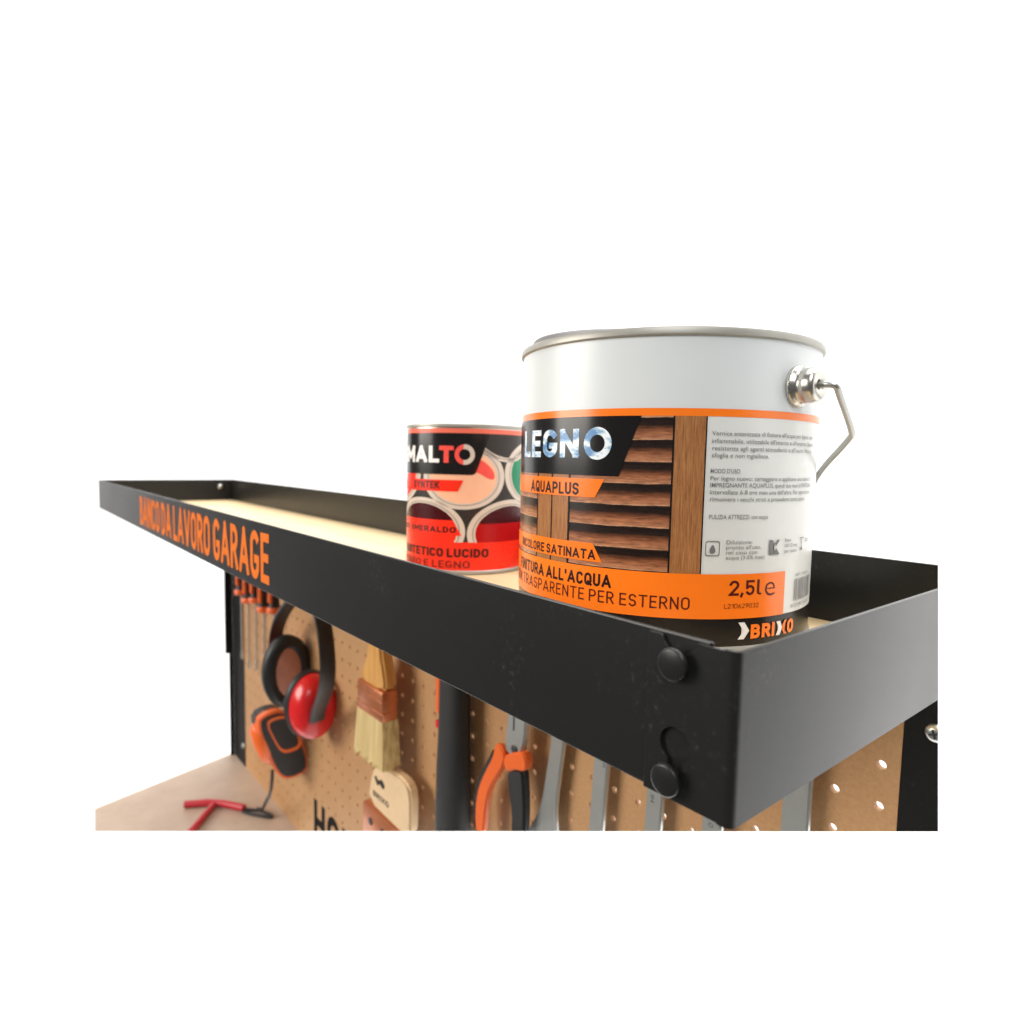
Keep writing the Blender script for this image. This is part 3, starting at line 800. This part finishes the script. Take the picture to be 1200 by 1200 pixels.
wrench('second chrome wrench from the pliers, slim straight shank', [(-.2405, -.06), (-.2250, -.06), (-.2338, -.1908), (-.2365, -.22), (-.2515, -.23), (-.2485, -.1978)], *wy, mark=('H', -.2352, -.1350, .0035))
wrench('third chrome wrench from the pliers, under the end of the flange', [(-.1890, -.06), (-.1745, -.06), (-.1792, -.1646), (-.1810, -.20), (-.1950, -.21), (-.1934, -.1714)], *wy, mark=('IH', -.1880, -.1400, .0033))
wrench('chrome wrench below the near lower corner of the shelf', [(-.1440, -.06), (-.1290, -.06), (-.1315, -.17), (-.1330, -.20), (-.1480, -.20), (-.1456, -.16)], *wy, mark=('O', -.1398, -.1385, .0035))
wrench('chrome wrench nearest the right post of the bench', [(-.0895, -.03), (-.0735, -.03), (-.0749, -.1152), (-.0760, -.17), (-.0925, -.17), (-.0914, -.1232)], *wy)

# pliers
pl = thing('pliers', 'pair of pliers with open orange and black handles, hung beside the hammer handle', 'pliers', (-.345, .215, -.255))
obj('jaws', prism(bmesh.new(), smoothpoly([(-.3381, -.085), (-.330, -.07), (-.3225, -.085), (-.3162, -.1132), (-.3168, -.1309), (-.3195, -.1544), (-.3300, -.166), (-.3415, -.1643), (-.3455, -.1591), (-.3425, -.1315), (-.3400, -.105)], 1), 'y', .201, .208, bev=.0015), STEEL, pl, smooth='auto')
obj('jaw_gap', prism(bmesh.new(), [(-.3322, -.085), (-.3312, -.085), (-.3318, -.140), (-.3330, -.140)], 'y', .2005, .2015), DARKSTEEL, pl)
hl = [(-.3546, -.1591), (-.3468, -.1596), (-.3410, -.1660), (-.3440, -.1775), (-.3490, -.1850), (-.3625, -.2045), (-.3680, -.2215), (-.3705, -.2410), (-.3715, -.2525), (-.3750, -.2575), (-.3820, -.2570), (-.3850, -.2500), (-.3850, -.2290), (-.3800, -.2090), (-.3690, -.1889), (-.3600, -.1740), (-.3580, -.1661)]
obj('handle', prism(bmesh.new(), smoothpoly(hl, 1), 'y', .1985, .2055, bev=.002, seg=3), ORANGEP, pl, cut=['bottom'], smooth='auto')
hb = [(-.3600, -.1661), (-.3580, -.1800), (-.3700, -.1960), (-.3800, -.2140), (-.3835, -.2350), (-.3835, -.2560), (-.3875, -.2560), (-.3890, -.2290), (-.3840, -.2070), (-.3720, -.1870), (-.3640, -.1740)]
obj('grip', prism(bmesh.new(), smoothpoly(hb, 1), 'y', .1990, .2075, bev=.0015), RUBBER, pl, cut=['bottom'], smooth='auto')
hc = [(-.3414, -.1660), (-.3267, -.1571), (-.3148, -.1527), (-.3098, -.1600), (-.3110, -.1680), (-.3190, -.1715), (-.3262, -.1725), (-.3330, -.1780), (-.3390, -.1780), (-.3425, -.1714)]
obj('handle', prism(bmesh.new(), smoothpoly(hc, 1), 'y', .1970, .2060, bev=.0025, seg=3), ORANGEP, pl, smooth='auto')
hd = [(-.3398, -.1765), (-.3270, -.1720), (-.3166, -.1695), (-.3140, -.1892), (-.3130, -.2052), (-.3135, -.2258), (-.316, -.250), (-.330, -.255), (-.3320, -.2339), (-.3322, -.2133), (-.3366, -.1991)]
obj('grip', prism(bmesh.new(), smoothpoly(hd, 1), 'y', .1985, .2080, bev=.003, seg=3), RUBBER, pl, cut=['bottom'], smooth='auto')
bm = bmesh.new(); lathe(bm, [(.0042, .2012), (.0042, .2002), (.003, .1998)], 20, (-.3305, 0, -.157), 'y', cap0=False)
obj('rivet', bm, DARKSTEEL, pl, smooth='auto')

# hammer
hm = thing('hammer', 'hammer hanging by its head, long black rubber handle with a red stripe', 'hammer', (-.4310, .20, -.38))
hp = []
for i, (z, wx, wy_) in enumerate(((-.085, .0165, .011), (-.10, .017, .0115), (-.130, .0180, .012), (-.175, .0185, .0125), (-.215, .0205, .0135), (-.26, .0215, .014), (-.30, .0215, .014), (-.36, .0195, .013), (-.385, .015, .010))):
    hp.append((z, wx, wy_))
bm = bmesh.new(); rings = []
for z, a, b in hp:
    ring = []
    for k in range(24):
        an = 2*math.pi*k/24; sg = lambda q: math.copysign(abs(q)**.75, q)
        ring.append(bm.verts.new((-.4290+a*sg(math.cos(an)), .2035+b*sg(math.sin(an)), z)))
    rings.append(ring)
for A, B_ in zip(rings, rings[1:]):
    for i in range(24): j = (i+1) % 24; bm.faces.new((A[i], A[j], B_[j], B_[i]))
bm.faces.new(rings[0][::-1]); bm.faces.new(rings[-1])
hmg = obj('grip', bm, RUBBER, hm, cut=['bottom'], smooth='auto')
obj('grip_stripe', BX(-.4535, -.4440, .1960, .2065, -.162, -.085, bev=.002), ORANGEP, hm, smooth='auto')
obj('grip_stripe', BX(-.4535, -.4440, .1960, .2060, -.178, -.169, bev=.002), REDP, hm, smooth='auto')
obj('head', BX(-.490, -.375, .192, .2145, -.085, -.060, bev=.004), DARKSTEEL, hm, smooth='auto')

# paint brush
br = thing('paint_brush', 'flat paint brush with varnished wooden handle, copper ferrule and blond bristles', 'paint brush', (-.575, .2, -.26))
by0, by1 = .182, .205
obj('handle', prism(bmesh.new(), smoothpoly([(-.586, -.06), (-.560, -.06), (-.553, -.10), (-.5530, -.125), (-.5430, -.150), (-.5420, -.168), (-.6040, -.168), (-.6010, -.155), (-.5860, -.130), (-.584, -.10)], 1), 'y', by0+.004, by1-.003, bev=.003, seg=3), BRWOOD, br, smooth='auto')
fe = obj('ferrule', BX(-.6060, -.5430, by0+.001, by1-.001, -.2020, -.1655, bev=.003), COPPER, br, smooth='auto')
obj('band', join_bm(BX(-.6066, -.5424, by0+.0005, by1-.0005, -.1785, -.1765, bev=.0008), BX(-.6066, -.5424, by0+.0005, by1-.0005, -.1925, -.1905, bev=.0008)), COPPER, fe, smooth='auto')
bm = bmesh.new()
lo, hi = -.2555, -.2010
N = 26
random.seed(5)
for i in range(N):                       # bristle tufts, slightly uneven tips
    x0_ = -.6090+i*(.0680/N); x1_ = x0_+.0680/N*1.02
    for k in range(3):
        ya = by0+.001+k*.007; yb_ = ya+.0072
        zt = hi; zb_ = lo+random.uniform(-.0035, .0025)-(i/N)*.0*.01
        f0 = (x0_+.5756)*1.06-.5760; f1 = (x1_+.5756)*1.06-.5760
        vv = [bm.verts.new(q) for q in ((x0_*.93-.0403, ya+.001, zt), (x1_*.93-.0403, ya+.001, zt), (x1_*.93-.0403, yb_, zt), (x0_*.93-.0403, yb_, zt),
              (f0, ya-.001, zb_), (f1, ya-.001, zb_+random.uniform(-.001, .001)), (f1, yb_+.001, zb_), (f0, yb_+.001, zb_))]
        for q in ((0, 1, 2, 3), (7, 6, 5, 4), (0, 4, 5, 1), (1, 5, 6, 2), (2, 6, 7, 3), (3, 7, 4, 0)): bm.faces.new([vv[z] for z in q])
o = obj('bristles', bm, BRISTLE, br)

# second brush: cream printed handle, copper ferrule, cut by the photograph's lower edge
b2 = thing('paint_brush', 'wide brush with printed cream handle and copper ferrule, below the wooden handled brush', 'paint brush', (-.555, .2, -.40))
h2_ = [(-.603, -.3215), (-.5915, -.2795), (-.5810, -.2665), (-.5474, -.2600), (-.5200, -.2585), (-.5072, -.2620), (-.4995, -.2720), (-.5000, -.3140), (-.506, -.3240), (-.5261, -.3246)]
obj('handle', prism(bmesh.new(), smoothpoly(h2_, 1), 'y', .195, .2075, bev=.003, seg=3), CREAMWOOD, b2, cut=['bottom'], smooth='auto')
obj('ferrule', BX(-.612, -.506, .1935, .209, -.372, -.3246, bev=.003), COPPER, b2, cut=['bottom'], smooth='auto')
for (x, z) in ((-.590, -.3420), (-.560, -.3420)):
    bm = bmesh.new(); lathe(bm, [(.0045, .1934), (.0045, .1928), (.003, .1925)], 16, (x, 0, z), 'y', cap0=False)
    obj('rivet', bm, DARKSTEEL, b2, cut=['bottom'], fill=False)
logo = join_bm(poly_bm(smoothpoly([(-.5840, -.2830), (-.5780, -.2800), (-.5740, -.2850), (-.5650, -.2790), (-.5560, -.2850), (-.5620, -.2910), (-.5700, -.2870), (-.5760, -.2920), (-.5800, -.2870)], 1)),
               din_bm('BRIXO', -.5860, -.5480, -.3075, -.3005, wt=.2))
for v in logo.verts: v.co = Vector((v.co.x, .1949, v.co.y))
obj('lettering', logo, INKDARK, b2)

# ear defenders
em = thing('ear_defenders', 'red shelled ear defenders with black headband hanging on the hardboard', 'ear defenders', (-.81, .19, -.30))
def cup(xc, yc, zc, ry, rz, dirx, shellmat, dome):
    """cushion ring facing dirx, shell dome on the other side"""
    objs = []
    bm = bmesh.new()                      # cushion torus
    N1, N2 = 40, 14
    g = [[None]*N2 for _ in range(N1)]
    for i in range(N1):
        a = 2*math.pi*i/N1
        for k in range(N2):
            b = 2*math.pi*k/N2
            ro = .0095
            cy_, cz_ = (ry-.0105)*math.cos(a), (rz-.0105)*math.sin(a)
            nl = Vector((0, math.cos(a)/ry, math.sin(a)/rz)).normalized()
            p = Vector((xc+dirx*(.006+ro*.95*math.sin(b)), yc+cy_, zc+cz_)) + nl*ro*1.1*math.cos(b)
            g[i][k] = bm.verts.new(p)
    for i in range(N1):
        for k in range(N2): bm.faces.new((g[i][k], g[(i+1) % N1][k], g[(i+1) % N1][(k+1) % N2], g[i][(k+1) % N2]))
    obj('cushion', bm, BLACKP, em, smooth=True)
    bm = bmesh.new(); lathe(bm, [(1, 0), (.9, .0015), (.01, .0025)], 40, (0, 0, 0), 'x')
    for v in bm.verts: v.co = Vector((xc+dirx*(.0105+v.co.x), yc+v.co.y*(ry-.016), zc+v.co.z*(rz-.018)))
    obj('foam_insert', bm, FOAM, em, smooth='auto')
    bm = bmesh.new(); prof_ = [(1.0, .0), (1.0, .004), (.985, .010), (.94, .018), (.85, .0255), (.7, .031), (.5, .0345), (.25, .036), (.02, .0362)]
    lathe(bm, prof_, 48, (0, 0, 0), 'x')
    for v in bm.verts: v.co = Vector((xc-dirx*(v.co.x*dome+.0005), yc+v.co.y*(ry-.003), zc+v.co.z*(rz-.003)))
    obj('shell', bm, shellmat, em, smooth='auto')
    bm = bmesh.new(); lathe(bm, [(1.0, -.003), (1.03, -.002), (1.03, .004), (1.0, .0045)], 48, (0, 0, 0), 'x')
    for v in bm.verts: v.co = Vector((xc-dirx*(v.co.x), yc+v.co.y*(ry-.0025), zc+v.co.z*(rz-.0025)))
    obj('rim', bm, BLACKP, em, smooth='auto')
cup(-.858, .1890, -.2260, .0370, .0560, 1, REDP, .55)
cup(-.776, .1940, -.2545, .0360, .0500, -1, REDP, 1)
# headband: a flat sprung strap, arching above, its ends dropping to the two shells
bd = [(-.8900, .186, -.236), (-.8960, .186, -.200), (-.8830, .184, -.170), (-.8560, .180, -.145), (-.815, .176, -.118), (-.775, .172, -.098), (-.72, .168, -.088), (-.675, .167, -.095), (-.6640, .168, -.118), (-.6560, .168, -.150), (-.6600, .170, -.182), (-.6880, .176, -.214), (-.7240, .184, -.2430), (-.7380, .188, -.2640)]
obj('headband', tube(bmesh.new(), smoothline(bd, 3), 1, 12, flat=(.0105, .0028), ref=Vector((0, 1, 0))), BLACKP, em, smooth='auto')

# tape measure with its wrist cord
tm = thing('tape_measure', 'orange and black tape measure hanging under the ear defenders with a cord', 'tape measure', (-.88, .18, -.39))
tx0, tx1 = -.900, -.856
side = smoothpoly([(.150, -.291), (.182, -.2865), (.196, -.302), (.2100, -.334), (.2215, -.370), (.2215, -.394), (.190, -.399), (.174, -.384), (.158, -.340), (.148, -.308)], 1)
side = [(min(y, .2215), z) for y, z in side]
obj('case', prism(bmesh.new(), side, 'x', tx0, tx1, bev=.003, seg=3), BLACKP, tm, smooth='auto')
st = [(.183+(y-.183)*1.03, -.338+(z+.338)*1.03) for y, z in side]; st = [(min(y, .2220), z) for y, z in st]
obj('case_trim', prism(bmesh.new(), st, 'x', tx1-.0180, tx1-.0025, bev=.001), ORANGEP, tm, smooth='auto')
rgb = frame_bm([(.184+(y-.184)*.70, -.322+(z+.338)*.56) for y, z in side], [(.184+(y-.184)*.60, -.322+(z+.338)*.47) for y, z in side])
for v in rgb.verts: v.co = Vector((tx1+.0006, v.co.x, v.co.y))
obj('case_ring', rgb, ORANGEP, tm)
bm = bmesh.new(); lathe(bm, [(.035, .004), (.035, -.003), (.032, -.007), (.025, -.0105), (.013, -.0122), (.002, -.0125)], 40, (0, 0, 0), 'y', cap0=False)
for v in bm.verts:
    p_ = Vector((v.co.x*.60, v.co.y, v.co.z*1.02)); p_.rotate(Matrix.Rotation(R(19), 3, 'X')); v.co = p_+Vector((-.878, .160, -.340))
obj('case_badge', bm, ORANGEP, tm, smooth='auto')
cord = [(-.872, .172, -.384), (-.874, .172, -.402), (-.888, .174, -.430), (-.925, .178, -.462), (-.975, .190, -.500), (-1.000, .190, -.509)]
cd = obj('cord', tube(bmesh.new(), smoothline(cord, 3), .0026, 8), BLACKP, tm, smooth='auto')
loop = [(-.992, .190, -.5095), (-.965, .203, -.510), (-.957, .199, -.510), (-1.005, .166, -.510), (-1.014, .170, -.510), (-.992, .190, -.5095)]
obj('cord_loop', tube(bmesh.new(), smoothline(loop, 2), .0026, 8), BLACKP, cd, smooth='auto')

# precision screwdrivers in a row
SD = [(-1.130, 'leftmost precision screwdriver beside the black post', 0), (-1.088, 'second precision screwdriver from the black post', 1), (-1.048, 'middle precision screwdriver of the row of five', 0),
      (-1.005, 'fourth precision screwdriver from the black post', 1), (-.955, 'precision screwdriver nearest the ear defenders', 0)]
for x, lb_, k in SD:
    y = .206; zb_ = -.158 if k == 0 else -.166
    s = thing('screwdriver', lb_, 'screwdriver', (x, y, zb_-.115), 'small orange and black screwdrivers in a row')
    bm = bmesh.new(); lathe(bm, [(.0105, zb_), (.0115, zb_+.005), (.0085, zb_+.013), (.0075, zb_+.030), (.0095, zb_+.050), (.010, zb_+.075), (.007, zb_+.085)], 20, (x, y, 0))
    hdl = obj('handle', bm, BLACKP, s, smooth='auto')
    bm = bmesh.new(); lathe(bm, [(.0108, zb_-.001), (.0125, zb_+.001), (.0126, zb_+.006), (.0112, zb_+.009)], 20, (x, y, 0))
    obj('collar', bm, ORANGEP, hdl, smooth='auto')
    for q in range(2):
        a = R(-130+70*q)
        ox, oy = .0085*math.cos(a), .0085*math.sin(a)
        obj('inlay', BX(x+ox-.0022, x+ox+.0022, y+oy-.0022, y+oy+.0022, zb_+.016, zb_+.074, bev=.001), ORANGEP, hdl)
    bm = bmesh.new(); lathe(bm, [(.0019, zb_), (.0019, zb_-.108), (.0028, zb_-.109), (.0028, zb_-.121), (.001, zb_-.124)], 12, (x, y, 0))
    obj('blade', bm, STEEL, s, smooth='auto')

# red T shaped hex key lying on the bench
rk = thing('t_handle_key', 'red T shaped handle key lying on the pale bench top', 'hex key', (-1.04, .12, ZB))
zc = ZB+.0066
obj('grip', tube(bmesh.new(), smoothline([(-1.083, .093, zc), (-1.060, .137, zc), (-1.010, .170, zc)], 1), .0062, 12), REDPAINT, rk, smooth='auto')
obj('shaft', tube(bmesh.new(), [(-1.058, .136, zc-.0008), (-1.020, .105, zc-.0008), (-.955, .052, zc-.0008)], .0054, 12), REDPAINT, rk, cut=['bottom'], smooth='auto')
